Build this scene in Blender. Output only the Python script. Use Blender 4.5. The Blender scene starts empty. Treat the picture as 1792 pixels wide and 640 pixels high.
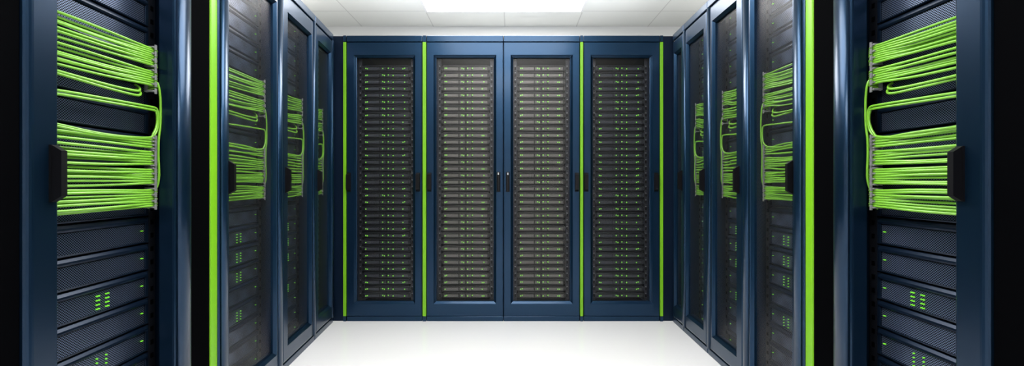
import bpy, bmesh, math, random
from mathutils import Matrix, Vector
random.seed(7)
scene = bpy.context.scene
COL = scene.collection
scene.view_settings.view_transform = 'Standard'
scene.view_settings.look = 'None'

# ------------------------------------------------------------ materials
def new_mat(name):
    m = bpy.data.materials.new(name); m.use_nodes = True
    nt = m.node_tree
    return m, nt, nt.nodes['Principled BSDF'], nt.nodes['Material Output']

def principled(name, col, metal=0.0, rough=0.5, coat=0.0, emis=None, estr=0.0, bump=0.0, bscale=900, spec=0.5, var=0.0, crough=0.25):
    m, nt, b, o = new_mat(name)
    b.inputs['Base Color'].default_value = (*col, 1)
    b.inputs['Metallic'].default_value = metal
    b.inputs['Roughness'].default_value = rough
    b.inputs['Coat Weight'].default_value = coat
    b.inputs['Coat Roughness'].default_value = crough
    b.inputs['Specular IOR Level'].default_value = spec
    if emis:
        b.inputs['Emission Color'].default_value = (*emis, 1)
        b.inputs['Emission Strength'].default_value = estr
    tc = nt.nodes.new('ShaderNodeTexCoord')
    n = nt.nodes.new('ShaderNodeTexNoise'); n.inputs['Scale'].default_value = bscale
    nt.links.new(tc.outputs['Object'], n.inputs['Vector'])
    if bump > 0:
        bp = nt.nodes.new('ShaderNodeBump'); bp.inputs['Strength'].default_value = bump
        bp.inputs['Distance'].default_value = 0.001
        nt.links.new(n.outputs['Fac'], bp.inputs['Height'])
        nt.links.new(bp.outputs['Normal'], b.inputs['Normal'])
    if var > 0:
        n2 = nt.nodes.new('ShaderNodeTexNoise'); n2.inputs['Scale'].default_value = 3.0
        nt.links.new(tc.outputs['Object'], n2.inputs['Vector'])
        mr = nt.nodes.new('ShaderNodeMapRange')
        mr.inputs['To Min'].default_value = rough - var; mr.inputs['To Max'].default_value = rough + var
        nt.links.new(n2.outputs['Fac'], mr.inputs['Value'])
        nt.links.new(mr.outputs['Result'], b.inputs['Roughness'])
    return m

def hole_mask(nt, pitch, thr):
    """1 inside a round hole of a perforated sheet, 0 on the metal (object space)"""
    tc = nt.nodes.new('ShaderNodeTexCoord')
    sp = nt.nodes.new('ShaderNodeSeparateXYZ')
    nt.links.new(tc.outputs['Object'], sp.inputs[0])
    outs = []
    for ax in ('X', 'Z'):
        mu = nt.nodes.new('ShaderNodeMath'); mu.operation = 'MULTIPLY'
        mu.inputs[1].default_value = 2 * math.pi / pitch / (1.3 if ax == 'X' else 1.0)
        nt.links.new(sp.outputs[ax], mu.inputs[0])
        co = nt.nodes.new('ShaderNodeMath'); co.operation = 'COSINE'
        nt.links.new(mu.outputs[0], co.inputs[0]); outs.append(co)
    pr = nt.nodes.new('ShaderNodeMath'); pr.operation = 'MULTIPLY'
    nt.links.new(outs[0].outputs[0], pr.inputs[0]); nt.links.new(outs[1].outputs[0], pr.inputs[1])
    gt = nt.nodes.new('ShaderNodeMath'); gt.operation = 'GREATER_THAN'; gt.inputs[1].default_value = thr
    nt.links.new(pr.outputs[0], gt.inputs[0])
    return gt.outputs[0]

def mesh_sheet(name, col, pitch, thr, rough=0.30, metal=0.85):
    m, nt, b, o = new_mat(name)
    b.inputs['Base Color'].default_value = (*col, 1)
    b.inputs['Metallic'].default_value = metal; b.inputs['Roughness'].default_value = rough
    tr = nt.nodes.new('ShaderNodeBsdfTransparent')
    mx = nt.nodes.new('ShaderNodeMixShader')
    msk = hole_mask(nt, pitch, thr)
    nt.links.new(msk, mx.inputs[0])
    nt.links.new(b.outputs[0], mx.inputs[1]); nt.links.new(tr.outputs[0], mx.inputs[2])
    nt.links.new(mx.outputs[0], o.inputs['Surface'])
    return m

def haze_pane(name, col, fac, rough):
    m, nt, b, o = new_mat(name)
    b.inputs['Base Color'].default_value = (*col, 1)
    b.inputs['Roughness'].default_value = rough; b.inputs['Metallic'].default_value = 0.9
    tr = nt.nodes.new('ShaderNodeBsdfTransparent')
    mx = nt.nodes.new('ShaderNodeMixShader'); mx.inputs[0].default_value = fac
    nt.links.new(tr.outputs[0], mx.inputs[1]); nt.links.new(b.outputs[0], mx.inputs[2])
    nt.links.new(mx.outputs[0], o.inputs['Surface'])
    return m

def grille_mat(name, hi, lo, pitch, thr, rough=0.38, metal=0.5):
    m, nt, b, o = new_mat(name)
    b.inputs['Metallic'].default_value = metal; b.inputs['Roughness'].default_value = rough
    mc = nt.nodes.new('ShaderNodeMix'); mc.data_type = 'RGBA'
    msk = hole_mask(nt, pitch, thr)
    nt.links.new(msk, mc.inputs['Factor'])
    mc.inputs['A'].default_value = (*hi, 1); mc.inputs['B'].default_value = (*lo, 1)
    nt.links.new(mc.outputs['Result'], b.inputs['Base Color'])
    iv = nt.nodes.new('ShaderNodeMath'); iv.operation = 'SUBTRACT'; iv.inputs[0].default_value = 1
    nt.links.new(msk, iv.inputs[1])
    bp = nt.nodes.new('ShaderNodeBump'); bp.inputs['Strength'].default_value = 0.6; bp.inputs['Distance'].default_value = 0.001
    nt.links.new(iv.outputs[0], bp.inputs['Height']); nt.links.new(bp.outputs['Normal'], b.inputs['Normal'])
    sm = nt.nodes.new('ShaderNodeMath'); sm.operation = 'MULTIPLY'; sm.inputs[1].default_value = 0.5
    nt.links.new(iv.outputs[0], sm.inputs[0]); nt.links.new(sm.outputs[0], b.inputs['Specular IOR Level'])
    return m

NAVY = principled('navy_powder_coat', (0.0080, 0.034, 0.078), 0.8, 0.32, 0.26, bump=0.08, var=0.03, crough=0.16, spec=0.3)
NAVYN = principled('deep_navy_powder_coat', (0.0058, 0.024, 0.056), 0.8, 0.32, 0.28, bump=0.08, var=0.03, crough=0.18, spec=0.3)
NAVYD = principled('dark_navy_metal', (0.003, 0.012, 0.032), 0.5, 0.42, 0.0, bump=0.1, spec=0.3)
BLACK = principled('black_panel', (0.0008, 0.0009, 0.0013), 0.0, 0.85, spec=0.01)
INNER = principled('cabinet_interior', (0.004, 0.005, 0.008), 0.0, 0.7, spec=0.2)
HAND = principled('black_handle', (0.002, 0.002, 0.003), 0.0, 0.45, 0.0, spec=0.2)
CHROME = principled('satin_grey', (0.42, 0.43, 0.45), 0.4, 0.35)
GREEN = principled('green_accent', (0.155, 0.42, 0.006), 0.0, 0.4, emis=(0.2, 0.6, 0.01), estr=0.04)  # small emission brightens the trim strips, which are not lamps
CABLE = principled('green_cable', (0.150, 0.39, 0.022), 0.0, 0.28, 0.25)
CLAMP = principled('grey_clamp', (0.22, 0.22, 0.23), 0.4, 0.4)
SLATE = principled('server_slate', (0.005, 0.013, 0.030), 0.6, 0.34, 0.08, bump=0.05, spec=0.25)
SERVER_SHEEN = principled('server_sheen_grey', (0.014, 0.014, 0.015), 0.6, 0.42)  # paler body colour stands in for light reflected in the middle cabinets
SDARK = principled('server_dark', (0.004, 0.006, 0.011), 0.5, 0.42)
VENT_SHEEN = grille_mat('vent_sheen_grey', (0.155, 0.150, 0.142), (0.022, 0.021, 0.020), 0.008, 0.2)  # reflected light of the middle cabinets, put into the vent colour
VENTD = grille_mat('vent_dark', (0.052, 0.058, 0.074), (0.006, 0.007, 0.010), 0.008, 0.2)
GRILLE = grille_mat('bezel_grille', (0.13, 0.17, 0.27), (0.001, 0.002, 0.004), 0.0068, -0.05, 0.3, 0.75)
LED = principled('green_led', (0.1, 0.4, 0.02), 0, 0.4, emis=(0.22, 0.80, 0.03), estr=0.55)
LEDS = principled('green_led_dim', (0.08, 0.3, 0.02), 0, 0.4, emis=(0.20, 0.66, 0.03), estr=0.9)
RAILM = principled('rail_metal', (0.012, 0.014, 0.020), 0.6, 0.4)
RAILH = principled('rail_slot', (0.24, 0.25, 0.26), 0.6, 0.45)
MESHS = mesh_sheet('perforated_steel', (0.22, 0.223, 0.235), 0.0060, -0.58)
PANE = haze_pane('tinted_mesh_back', (0.40, 0.40, 0.40), 0.026, 0.35)
FLOORM = principled('white_floor', (0.88, 0.88, 0.89), 0.0, 0.10, 0.3, var=0.02)
WALLM = principled('white_wall', (0.86, 0.86, 0.85), 0.0, 0.7)
FRAMEW = principled('white_frame', (0.8, 0.8, 0.8), 0.0, 0.5)
DIFF = principled('light_diffuser', (0.9, 0.9, 0.9), 0.0, 0.6, emis=(1.0, 0.985, 0.96), estr=11.5)

cm, nt, b, o = new_mat('ceiling_tiles')
tc = nt.nodes.new('ShaderNodeTexCoord'); br = nt.nodes.new('ShaderNodeTexBrick')
br.offset = 0; br.inputs['Scale'].default_value = 1
br.inputs['Brick Width'].default_value = 0.7; br.inputs['Row Height'].default_value = 0.7
br.inputs['Mortar Size'].default_value = 0.005; br.inputs['Mortar Smooth'].default_value = 0.2
br.inputs['Color1'].default_value = (0.83, 0.84, 0.81, 1); br.inputs['Color2'].default_value = (0.82, 0.83, 0.80, 1)
br.inputs['Mortar'].default_value = (0.64, 0.64, 0.62, 1)
nt.links.new(tc.outputs['Object'], br.inputs['Vector'])
nt.links.new(br.outputs['Color'], b.inputs['Base Color']); b.inputs['Roughness'].default_value = 0.8
CEILM = cm

# ------------------------------------------------------------ mesh builder
class MB:
    def __init__(s): s.bm = bmesh.new()
    def box(s, x0, x1, y0, y1, z0, z1, bev=0.0, mat=0):
        if x1 < x0: x0, x1 = x1, x0
        vs = [s.bm.verts.new((x, y, z)) for x in (x0, x1) for y in (y0, y1) for z in (z0, z1)]
        fs = [s.bm.faces.new([vs[i] for i in q]) for q in ((0,1,3,2),(4,6,7,5),(0,4,5,1),(2,3,7,6),(0,2,6,4),(1,5,7,3))]
        for f in fs: f.material_index = mat
        if bev > 0:
            es = list({e for f in fs for e in f.edges})
            bmesh.ops.bevel(s.bm, geom=es, offset=bev, segments=2, profile=0.5, affect='EDGES', clamp_overlap=True)
    def ring(s, x0, x1, z0, z1, prof, mat=0):
        loops = []
        for ox, ot, ob, y in prof:
            loops.append([s.bm.verts.new(p) for p in ((x0+ox, y, z0+ob), (x1-ox, y, z0+ob), (x1-ox, y, z1-ot), (x0+ox, y, z1-ot))])
        n = len(loops)
        for i in range(n):
            a, c = loops[i], loops[(i+1) % n]
            for k in range(4):
                f = s.bm.faces.new((a[k], a[(k+1) % 4], c[(k+1) % 4], c[k])); f.material_index = mat
    def prism(s, poly, x0, x1, mat=0):
        A = [s.bm.verts.new((x0, y, z)) for y, z in poly]; B = [s.bm.verts.new((x1, y, z)) for y, z in poly]
        n = len(poly)
        fs = [s.bm.faces.new(A), s.bm.faces.new(B[::-1])]
        for i in range(n): fs.append(s.bm.faces.new((A[i], A[(i+1) % n], B[(i+1) % n], B[i])))
        for f in fs: f.material_index = mat
    def vprism(s, poly, z0, z1, mat=0, smooth=True):
        A = [s.bm.verts.new((x, y, z0)) for x, y in poly]; B = [s.bm.verts.new((x, y, z1)) for x, y in poly]
        n = len(poly)
        s.bm.faces.new(A); s.bm.faces.new(B[::-1])
        for i in range(n):
            f = s.bm.faces.new((A[i], A[(i+1) % n], B[(i+1) % n], B[i])); f.smooth = smooth and i < n-1; f.material_index = mat
    def tube(s, pts, r, sides=8, mat=0):
        P = [Vector(p) for p in pts]; Q = []
        E = [P[0]*2-P[1]] + P + [P[-1]*2-P[-2]]
        for i in range(1, len(E)-2):
            p0, p1, p2, p3 = E[i-1:i+3]
            st = 5
            for k in range(st):
                t = k/st
                Q.append(0.5*((2*p1)+(p2-p0)*t+(2*p0-5*p1+4*p2-p3)*t*t+(3*p1-p0-3*p2+p3)*t**3))
        Q.append(P[-1])
        up = Vector((0, 0, 1)); prev = None; rings = []
        for i, q in enumerate(Q):
            t = (Q[min(i+1, len(Q)-1)]-Q[max(i-1, 0)]).normalized()
            if prev is None:
                nrm = t.cross(up)
                if nrm.length < 0.1: nrm = t.cross(Vector((1, 0, 0)))
            else: nrm = prev - t*prev.dot(t)
            nrm.normalize(); prev = nrm; bn = t.cross(nrm)
            rings.append([s.bm.verts.new(q + r*(math.cos(a)*nrm+math.sin(a)*bn)) for a in [2*math.pi*j/sides for j in range(sides)]])
        for a, c in zip(rings, rings[1:]):
            for j in range(sides):
                f = s.bm.faces.new((a[j], a[(j+1) % sides], c[(j+1) % sides], c[j])); f.smooth = True; f.material_index = mat
        s.bm.faces.new(rings[0]); s.bm.faces.new(rings[-1][::-1])
    def data(s, name, mats, fx=1):
        if fx < 0:
            for v in s.bm.verts: v.co.x = -v.co.x
        bmesh.ops.recalc_face_normals(s.bm, faces=s.bm.faces[:])
        me = bpy.data.meshes.new(name); s.bm.to_mesh(me); s.bm.free()
        for m in mats: me.materials.append(m)
        return me

def put(name, data, M=None, parent=None, **props):
    ob = bpy.data.objects.new(name, data)
    COL.objects.link(ob)
    if parent is not None: ob.parent = parent
    if M is not None:
        if parent is None: ob.matrix_world = M
        else: ob.matrix_local = M
    for k, v in props.items(): ob[k] = v
    return ob
T = Matrix.Translation

# ------------------------------------------------------------ room
H = 0.968; CEIL = 2.5
YB = 4.9; XW = 3.0; YF = -2.6
def slab(name, x0, x1, y0, y1, z0, z1, mat, origin=(0, 0, 0)):
    mb = MB(); ox, oy, oz = origin
    mb.box(x0-ox, x1-ox, y0-oy, y1-oy, z0-oz, z1-oz)
    return put(name, mb.data(name, [mat]), T(origin), kind='structure')
LX = -0.07
slab('floor', -XW, XW, YF, YB, -0.1, 0, FLOORM)
slab('ceiling', -XW, XW, YF, YB, CEIL, CEIL+0.1, CEILM, (LX-0.7-2.8, 4.46-7.7, CEIL))
slab('wall_back', -XW, XW, YB, YB+0.1, 0, CEIL, WALLM)
slab('wall_front', -XW, XW, YF-0.1, YF, 0, CEIL, WALLM)
slab('wall_left', -XW-0.1, -XW, YF, YB, 0, CEIL, WALLM)
slab('wall_right', XW, XW+0.1, YF, YB, 0, CEIL, WALLM)

def ceiling_light(x, y0, y1, w):
    e = put('ceiling_light', None, T((x, (y0+y1)/2, CEIL-0.012)), label='large square white glowing panel light set in tiled ceiling', category='ceiling light', group='panel lights in the ceiling')
    d = (y1-y0)/2
    mb = MB(); mb.box(-w/2, w/2, -d, -d+0.02, 0, 0.012); mb.box(-w/2, w/2, d-0.02, d, 0, 0.012)
    mb.box(-w/2, -w/2+0.02, -d+0.02, d-0.02, 0, 0.012); mb.box(w/2-0.02, w/2, -d+0.02, d-0.02, 0, 0.012)
    put('frame', mb.data('light_frame', [FRAMEW]), None, e)
    mb = MB(); mb.box(-w/2+0.02, w/2-0.02, -d+0.02, d-0.02, 0.003, 0.011)
    put('diffuser', mb.data('light_diffuser', [DIFF]), None, e, label='glowing white diffuser')
ceiling_light(LX, 3.06, 4.46, 1.4)
ceiling_light(LX, 0.96, 2.36, 1.4)
ceiling_light(LX, -1.14, 0.26, 1.4)
# unseen area lights added above the cabinet rows to brighten the ceiling
def wash(x, y, sx, sy, p):
    l = bpy.data.lights.new('ceiling_wash', 'AREA'); l.shape = 'RECTANGLE'; l.size = sx; l.size_y = sy; l.energy = p
    l.color = (1.0, 1.0, 0.98)
    ob = bpy.data.objects.new('ceiling_wash', l); COL.objects.link(ob)
    ob.location = (x, y, 2.06); ob.rotation_euler = (math.pi, 0, 0)
wash(-0.06, 4.0, 2.4, 0.5, 8)
wash(-1.9, 3.2, 0.4, 2.0, 9.5)
wash(1.9, 3.2, 0.4, 2.0, 9.5)

# ------------------------------------------------------------ generic parts
def handle_data(fx, p=0.026, hw=0.0085):
    mb = MB()
    mb.box(-hw-0.0015, hw+0.0015, -0.005, 0.0, -0.066, 0.066)
    mb.prism([(-0.004, -0.066), (-p, -0.052), (-p, 0.052), (-0.004, 0.066)], -hw, hw)
    return mb.data('handle', [HAND], fx)
def lever_data():
    mb = MB()
    mb.box(-0.013, 0.013, -0.006, 0.0, -0.068, 0.072, 0.002)
    mb.box(-0.009, 0.009, -0.024, -0.006, -0.062, 0.040, 0.003)
    mb.box(-0.0085, 0.0085, -0.020, -0.005, 0.046, 0.070, 0.004, 1)
    return mb.data('lever_handle', [HAND, CHROME])
HD = {1: handle_data(1), -1: handle_data(-1)}
LEV = lever_data()
HB = handle_data(1, 0.028, 0.0125)

def cabinet_body(w, depth, h=2.0, t=0.02):
    mb = MB()
    mb.box(-w/2, -w/2+t, 0.05, depth, 0.0, h-0.045)
    mb.box(w/2-t, w/2, 0.05, depth, 0.0, h-0.045)
    mb.box(-w/2+t, w/2-t, depth-t, depth, 0.02, h-0.045, mat=1)
    mb.box(-w/2+t, w/2-t, 0.05, depth-t, 0.02, 0.06, mat=1)
    mb.box(-w/2, w/2, 0.0, depth, h-0.044, h, 0.004)
    mb.box(-w/2+0.001, w/2-0.001, 0.004, 0.05, 0.0, 0.034, 0.003)
    return mb
SG = 0.0015

# ------------------------------------------------------------ back row
D = 3.5
def bx(px): return (px-896)/250.0
def led_boxes(mb, leds, sx, sz, y=-0.0025):
    for x, z in leds: mb.box(x-sx, x+sx, y, 0.002, z-sz, z+sz)
def server1u(w, body, vent, leds):
    mb = MB(); hw = w/2; h = 0.0445
    mb.box(-hw+0.012, hw-0.012, 0.004, 0.42, 0, h-0.004, 0)
    mb.box(-hw, -hw+0.014, -0.002, 0.008, 0.004, h-0.010, 0.001)
    mb.box(hw-0.014, hw, -0.002, 0.008, 0.004, h-0.010, 0.001)
    for a, c in ((-hw+0.018, -0.052), (-0.044, -0.006), (0.006, 0.040), (0.048, hw-0.018)):
        mb.box(a, c, -0.003, 0.006, 0.006, h-0.018, 0.001, 1)
    mb.box(-hw+0.014, hw-0.014, -0.005, 0.006, h-0.013, h-0.008, 0.001)
    d1 = mb.data('rack_server', [body, vent])
    m2 = MB(); led_boxes(m2, leds, 0.0034, 0.0036, -0.005)
    return d1, m2.data('indicator_light', [LEDS])
WS = 0.345
variants = {}
for key, body, vent in (('d', SDARK, VENTD), ('g', SERVER_SHEEN, VENT_SHEEN)):
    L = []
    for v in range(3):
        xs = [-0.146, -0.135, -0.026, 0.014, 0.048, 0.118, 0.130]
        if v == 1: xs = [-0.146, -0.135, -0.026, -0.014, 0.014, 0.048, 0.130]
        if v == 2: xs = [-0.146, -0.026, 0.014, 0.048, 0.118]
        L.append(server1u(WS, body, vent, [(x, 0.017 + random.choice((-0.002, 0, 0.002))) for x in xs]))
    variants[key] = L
def door_prof(fw, ft, fb, cw, thick, rec):
    return [(0, 0, 0, thick), (0, 0, 0, 0.003), (0.003, 0.003, 0.003, 0), (fw, ft, fb, 0), (fw+0.002, ft+0.002, fb+0.002, 0.003),
            (fw+cw, ft+cw, fb+cw, rec), (fw+cw+0.003, ft+cw+0.003, fb+cw+0.003, rec+0.001),
            (fw+cw+0.003, ft+cw+0.003, fb+cw+0.003, thick)]
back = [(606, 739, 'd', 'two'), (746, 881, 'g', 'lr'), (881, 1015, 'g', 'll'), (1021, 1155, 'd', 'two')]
for i, (p0, p1, key, hk) in enumerate(back):
    x0, x1 = bx(p0), bx(p1); w = x1-x0-0.002; xc = (x0+x1)/2
    M = T((xc, D, 0))
    e = put('server_cabinet', None, M, category='server cabinet', group='server cabinets across the end of the aisle',
            label=('navy server cabinet with glazed door and black bar handles' if hk == 'two' else 'navy server cabinet with sheen-painted grey servers and lever handle'))
    put('body', cabinet_body(w, 0.8).data('cabinet_body', [NAVY, INNER]), None, e)
    mb = MB(); prof = door_prof(0.048, 0.088, 0.084, 0.014, 0.045, 0.016)
    mb.ring(-w/2+SG, w/2-SG, 0.037, 1.953, prof)
    dr = put('door', mb.data('cabinet_door', [NAVY]), None, e)
    ox, ot, ob = 0.066, 0.106, 0.102
    mb = MB(); mb.box(-w/2+ox, w/2-ox, 0.030, 0.033, 0.037+ob, 1.953-ot)
    put('door_panel', mb.data('door_panel', [PANE]), None, dr, label='fine see-through mesh panel')
    if hk == 'two': hs = [(-w/2+0.018, HB), (w/2-0.028, HB)]
    elif hk == 'lr': hs = [(-w/2+0.022, HB), (w/2-0.034, LEV)]
    else: hs = [(-w/2+0.030, LEV), (w/2-0.022, HB)]
    for hx, hd in hs:
        put('handle', hd, T((hx, 0, 0.974)), dr, label='black lever handle with satin grey lock' if hd is LEV else 'black bar handle')
    for sx in (-1, 1):
        mb = MB(); c = sx*(WS/2+0.012)
        mb.box(c-0.011, c+0.011, 0.06, 0.075, 0.061, 1.93)
        for k in range(35):
            z = 0.155+k*0.0475
            mb.box(c-0.006, c+0.006, 0.0565, 0.06, z+0.004, z+0.020, 0, 2)
            mb.box(c-0.004, c+0.004, 0.0575, 0.06, z+0.027, z+0.031, 0, 1)
        mb.box(min(c, sx*(w/2-0.021)), max(c, sx*(w/2-0.021)), 0.075, 0.085, 0.061, 1.93, 0, 3)
        put('rack_rail', mb.data('rack_rail', [RAILM, RAILH, BLACK, NAVYD]), None, e)
    for k in range(35):
        z = 0.150+k*0.0475
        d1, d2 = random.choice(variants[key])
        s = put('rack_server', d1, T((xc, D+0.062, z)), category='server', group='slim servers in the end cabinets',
                label='slim %s rack server with green indicator lights' % ('sheen-painted grey' if key == 'g' else 'dark'))
        put('indicator_light', d2, None, s, kind='stuff')
for p0, p1 in ((600, 606), (739, 746), (1015, 1021), (1155, 1161)):
    mb = MB(); w = (p1-p0)/250-0.004
    mb.box(-w/2, w/2, -0.002, 0.03, 0, 1.918, 0.002)
    put('accent_strip', mb.data('accent_strip', [GREEN]), T((bx((p0+p1)/2), D, 0.036)), label='bright green vertical strip between navy cabinets', category='trim strip', group='green strips between cabinets')
    mb = MB(); mb.box(-w/2, w/2, 0.0, 0.03, 0, 0.034); 
    mb.box(-w/2, w/2, 0.0, 0.03, 1.957, 2.0); mb.box(-w/2, w/2, 0.03, 0.06, 0, 2.0)
    put('filler_panel', mb.data('filler_panel', [NAVY]), T((bx((p0+p1)/2), D+0.0005, 0)), label='narrow navy filler post behind green strip', category='filler panel', group='filler posts')
for p0, p1 in ((578, 600), (1161, 1181)):
    mb = MB(); w = (p1-p0)/250-0.002; mb.box(-w/2, w/2, 0.0, 0.5, 0, 2.0, 0.003)
    put('filler_panel', mb.data('filler_panel', [NAVYD]), T((bx((p0+p1)/2), D+0.012, 0)), label='dark navy corner filler panel beside end cabinet', category='filler panel', group='filler posts')

# ------------------------------------------------------------ side rows
def one_led(sx, sz, sy=0.005):
    mb = MB(); mb.box(-sx, sx, -sy/2, sy/2, -sz, sz); return mb.data('indicator_light', [LED])
LED_DOT = one_led(0.0014, 0.0017); LED_DASH = one_led(0.0040, 0.0011)
def server2u(w, fx, cluster):
    h = 0.084; hw = w/2
    mb = MB()
    mb.box(-hw+0.014, hw-0.014, 0.004, 0.5, 0, h)
    mb.prism([(0.006, h-0.022), (-0.006, h-0.019), (-0.009, h-0.014), (-0.008, h-0.009), (-0.002, h-0.002), (0.006, h)], -hw+0.010, hw-0.010)
    mb.prism([(0.006, 0.0), (-0.003, 0.001), (-0.004, 0.004), (0.0, 0.006), (0.006, 0.006)], -hw+0.010, hw-0.010)
    for sx in (-1, 1):
        mb.box(sx*hw-(0.014 if sx > 0 else 0), sx*hw+(0.014 if sx < 0 else 0), -0.004, 0.006, 0.001, h-0.001, 0.001)
    body = mb.data('rack_server', [SLATE], fx)
    mb = MB(); mb.box(-hw+0.016, hw-0.016, -0.001, 0.004, 0.006, h-0.022)
    gr = mb.data('grille', [GRILLE], fx)
    leds = [(hw-0.032, 0.040, LED_DASH)]
    if cluster:
        for cx in (0.010, 0.046):
            for r in range(4):
                leds.append((cx, 0.014+0.012*r, LED_DOT))
                if cluster == 2: leds.append((cx+0.008, 0.014+0.012*r, LED_DOT))
    return body, gr, leds

BANDS = [(1.386, 1.322, 9), (1.310, 1.244, 9), (1.110, 1.084, 4), (1.068, 1.024, 6), (1.012, 0.964, 7), (0.950, 0.890, 8)]
CLZ = [(1.394, 1.342), (1.320, 1.264), (1.106, 1.082), (1.066, 1.028), (1.010, 0.968), (0.946, 0.896)]
ZK = [(0.80, 0.80), (1.024, 1.030), (1.110, 1.132), (1.190, 1.205), (1.244, 1.270), (1.394, 1.456), (1.5, 1.57)]
def zmap(z, on):
    if not on: return z
    for (a, p), (c, q) in zip(ZK, ZK[1:]):
        if z <= c: return p+(q-p)*(z-a)/(c-a)
    return z

def tubes(MW, fx, pts, r, grp, lab, remap=False):
    pts = [(p[0], p[1], zmap(p[2], remap)) for p in pts]
    o0 = Vector(pts[0]); mb = MB()
    mb.tube([Vector(p)-o0 for p in pts], r, 8)
    d = mb.data('network_cable', [CABLE], fx)
    put('network_cable', d, MW @ T((o0.x*fx, o0.y, o0.z)), category='cable', group=grp, label=lab)

def bullnose(mb, c, hw, p):
    n = 14
    poly = [(c-hw*math.cos(math.pi*k/n), 0.001-p*math.sin(math.pi*k/n)) for k in range(n+1)]
    mb.vprism(poly, 0.04, 1.95)

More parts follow.
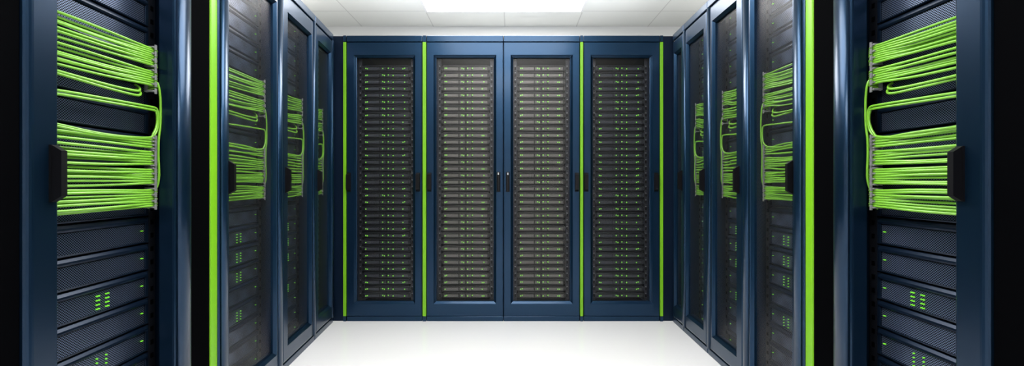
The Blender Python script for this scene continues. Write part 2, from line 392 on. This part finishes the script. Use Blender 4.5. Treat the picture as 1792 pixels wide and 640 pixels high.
def side_cabinet(row, s0, s1, kind, idx, strip_cables=True):
    RM, fx = row
    w = s1-s0-0.003; sc = (s0+s1)/2
    M = RM @ T((fx*sc, 0, 0))
    st = 0.083 if w > 0.45 else (0.065 if w > 0.3 else 0.045)
    paint = NAVYN if kind == 'open' else NAVY
    lab = {'open': 'navy server cabinet with open-fronted door and green cables inside',
           'mesh': 'navy server cabinet with perforated mesh door and black handle'}[kind]
    e = put('server_cabinet', None, M, category='server cabinet', group='server cabinets along the aisle sides', label=lab)
    depth = 0.9
    put('body', cabinet_body(w, depth).data('cabinet_body', [paint, INNER], fx), None, e)
    mb = MB(); th = 0.048
    R = 0.016
    fil = [(R*(1-math.cos(a)), R*(1-math.sin(a))) for a in [math.pi/2*k/5 for k in range(6)]]
    head = [(0, 0, 0, th)] + [(q, q, q, yy) for q, yy in fil]
    if kind == 'open':
        prof = head + [(st-0.006, 0.09, 0.08, 0), (st-0.001, 0.094, 0.084, 0.003), (st, 0.095, 0.085, 0.008), (st, 0.095, 0.085, th)]
    else:
        prof = head + [(st-0.014, 0.09, 0.08, 0), (st-0.012, 0.092, 0.082, 0.003), (st, 0.104, 0.094, 0.014), (st, 0.104, 0.094, th)]
    mb.ring(-w/2+SG, w/2-SG, 0.037, 1.953, prof)
    if kind == 'open': bullnose(mb, w/2-0.040, 0.034, 0.022)
    if idx == 1: bullnose(mb, -w/2+0.030, 0.024, 0.014); bullnose(mb, w/2-0.030, 0.024, 0.012)
    if idx in (2, 3): bullnose(mb, w/2-0.026, 0.020, 0.010)
    dr = put('door', mb.data('cabinet_door', [paint], fx), None, e)
    if kind == 'mesh':
        mb = MB(); mb.box(-w/2+st+0.001, w/2-st-0.001, 0.024, 0.0245, 0.037+0.095, 1.953-0.105)
        put('door_panel', mb.data('door_panel', [MESHS], fx), None, dr, label='perforated steel mesh panel')
    hx = -w/2+0.066 if w > 0.3 else -w/2+0.025
    if idx > 1 and w > 0.3: hx = -w/2+0.045
    put('handle', HD[fx], T((fx*hx, 0, 0.990 if idx < 2 else 0.984)), dr, label='black angled bar handle')
    rx = w/2-0.062 if w > 0.3 else w/2-0.035
    for sx in (-1, 1):
        mb = MB(); c = sx*rx
        mb.box(c-0.016, c+0.016, 0.085, 0.10, 0.061, 1.93)
        for k in range(42):
            mb.box(c-0.006, c+0.006, 0.083, 0.085, 0.09+k*0.0437, 0.105+k*0.0437, 0, 1)
        a, bb = sorted((c, sx*(w/2-0.021))); mb.box(a, bb, 0.10, 0.11, 0.061, 1.93)
        put('rack_rail', mb.data('rack_rail', [RAILM, BLACK], fx), None, e)
    sw = 2*(rx-0.018)
    var = [server2u(sw, fx, c) for c in (0, 1, 2)]
    for k in range(21):
        z = 0.075+k*0.0875
        v = var[({7: 1, 6: 1, 5: 1, 3: 1} if kind == 'mesh' else {6: 2, 4: 1}).get(k, 0)]
        s = put('rack_server', v[0], M @ T((0, 0.088, z)), category='server', group='two-unit servers in the aisle cabinets', label='dark slate rack server with perforated front and green lights')
        put('grille', v[1], None, s)
        lt = v[2]
        if idx >= 3 and len(lt) > 4: lt = lt[:9:2]
        if len(lt) == 1 and idx == 0 and k > 8: lt = []
        for lx, lz, ld in lt:
            put('indicator_light', ld, T((fx*lx, -0.0035, lz)), s)
    if not strip_cables: return
    xe = w/2-0.098; xs = -w/2+0.03
    rm = idx > 0
    dense = 1.0 if idx < 2 else 0.75
    r = (0.0039, 0.0038, 0.0046, 0.0048)[idx]
    lab = 'bright green network cable bundled across dark servers'; grp = 'green network cables'
    for bi, ((zt, zb, n), (ct, cb)) in enumerate(zip(BANDS, CLZ)):
        n = max(2, round(n*dense))
        for i in range(n):
            f = i/(n-1)
            z0 = zt+(zb-zt)*f + random.uniform(-.0016, .0016); z1 = ct+(cb-ct)*f
            sag = random.uniform(-0.003, 0.005); dy = random.uniform(-0.007, 0.007)
            if bi == 1 and f > 0.75:
                z1 -= 0.045*(f-0.6)
                xx = xe-0.07-0.03*(1-f)
                pts = [(xs, .066, z0-.004), (-w*.25, .056+dy, z0-0.008-sag), (0, .052, (z0+z1)/2-0.012), (xx-.03, .052, z1-.012), (xx, .054, z1-.006), (xx+.012, .064, z1+.006), (xx+.010, .074, z1+.014)]
            else:
                pts = [(xs, .066, z0), (-w*.25, .054+dy, z0*.8+z1*.2-sag), (0, .051+dy, (z0+z1)/2-sag), (xe-.06, .050, z1-.001), (xe-.015, .048, z1), (xe+.004+0.004*random.random(), .053, z1-.001), (xe+.008, .068, z1-.004), (xe+.006, .079, z1-.008)]
            tubes(M, fx, pts, r, grp, lab, rm)
        ct2, cb2 = zmap(ct, rm), zmap(cb, rm)
        mb = MB(); a = xe-0.022; zc = (ct2+cb2)/2; hh = (ct2-cb2)/2+0.008
        mb.box(-0.006, 0.006, 0.010, 0.016, -hh, hh, 0.001)
        for q in range(4):
            z = -hh+0.001+(2*hh-0.007)*q/3
            mb.box(-0.008, 0.008, -0.013, 0.014, z, z+0.005, 0.001)
            mb.box(0.000, 0.008, -0.016, -0.011, z-0.006, z+0.011, 0.001)
        put('cable_clamp', mb.data('cable_clamp', [CLAMP], fx), M @ T((fx*a, 0.0535, zc)), category='cable clamp', group='grey cable clamps', label='small grey comb clamp gripping a green cable bundle')
    for q in range(2 if idx == 0 else 1):
        dz = q*0.009
        pts = [(xs, .066, 1.188-dz), (-w*.25, .054, 1.197-dz), (0, .050, 1.203-dz), (xe-.05, .048, 1.208-dz), (xe-.012, .046, 1.208-dz), (xe-.001-dz*.4, .046, 1.202-dz), (xe+.005-dz*.6, .046, 1.188-dz), (xe+.003-dz*.6, .046, 1.155), (xe-.010-dz, .046, 1.126), (xe-.045, .048, 1.108+dz*.2), (0, .047, 1.100+dz*.3), (-w*.25, .050, 1.107+dz*.5), (xs, .066, 1.122+dz*.5)]
        tubes(M, fx, pts, r*0.95, grp, 'loose green network cable looping down between bundles', rm)
    pts = [(xe+.004, .070, 1.300), (xe+.008, .050, 1.290), (xe+.011, .044, 1.250), (xe+.012, .043, 1.200), (xe+.010, .043, 1.150), (xe+.004, .044, 1.110), (xe+.002, .044, 1.06), (xe+.004, .044, .98), (xe+.004, .060, .93)]
    tubes(M, fx, pts, r*0.95, grp, 'loose green network cable looping down between bundles', rm)

def row_frame(a, b, side):
    N = math.sqrt(1+b*b)
    if side < 0: X = (-b/N, 1/N); Y = (-1/N, -b/N); ox = -a; fx = 1
    else: X = (-b/N, -1/N); Y = (1/N, -b/N); ox = a; fx = -1
    return (Matrix(((X[0], Y[0], 0, ox), (X[1], Y[1], 0, 0), (0, 0, 1, 0), (0, 0, 0, 1))), fx)

def filler(row, s0, s1, mat, lab, y0=0.012):
    RM, fx = row; w = s1-s0-0.002
    mb = MB(); mb.box(-w/2, w/2, 0, 0.85, 0, 2.0, 0.003)
    put('filler_panel', mb.data('filler_panel', [mat], fx), RM @ T((fx*(s0+s1)/2, y0, 0)), category='filler panel', group='filler posts', label=lab)
def strip(row, s0, s1):
    RM, fx = row; w = s1-s0-0.002
    mb = MB(); mb.box(-w/2, w/2, 0, 0.85, 0, 2.0, 0.004)
    put('accent_strip', mb.data('accent_strip', [GREEN], fx), RM @ T((fx*(s0+s1)/2, 0.008, 0)), category='trim strip', group='green strips between cabinets', label='wide bright green vertical strip beside a mesh-door cabinet')

L = row_frame(0.97, 0.078, -1)
side_cabinet(L, 1.089, 1.717, 'open', 0)
side_cabinet(L, 1.922, 2.553, 'mesh', 1)
side_cabinet(L, 2.553, 3.090, 'mesh', 2)
side_cabinet(L, 3.090, 3.490, 'mesh', 3)
filler(L, 1.717, 1.872, BLACK, 'black filler panel between navy cabinets')
filler(L, 0.80, 1.089, BLACK, 'black filler panel between navy cabinets')
strip(L, 1.872, 1.922)
R = row_frame(1.05, 0.02, 1)
side_cabinet(R, 1.128, 1.680, 'open', 0)
side_cabinet(R, 1.870, 2.376, 'mesh', 1)
side_cabinet(R, 2.376, 2.838, 'mesh', 2)
side_cabinet(R, 2.838, 3.260, 'mesh', 3)
side_cabinet(R, 3.260, 3.490, 'mesh', 4, False)
filler(R, 1.680, 1.822, BLACK, 'black filler panel between navy cabinets')
filler(R, 0.84, 1.128, BLACK, 'black filler panel between navy cabinets')
strip(R, 1.822, 1.870)

# ------------------------------------------------------------ world + camera
wd = bpy.data.worlds.new('World'); scene.world = wd; wd.use_nodes = True
wd.node_tree.nodes['Background'].inputs[0].default_value = (0.6, 0.7, 0.8, 1)
wd.node_tree.nodes['Background'].inputs[1].default_value = 0.2
cam = bpy.data.cameras.new('Camera'); co = bpy.data.objects.new('Camera', cam); COL.objects.link(co)
cam.sensor_width = 36; cam.lens = 875/1792*36; cam.clip_start = 0.02
co.location = (0, 0, H); co.rotation_euler = (math.pi/2, 0, 0)
scene.camera = co
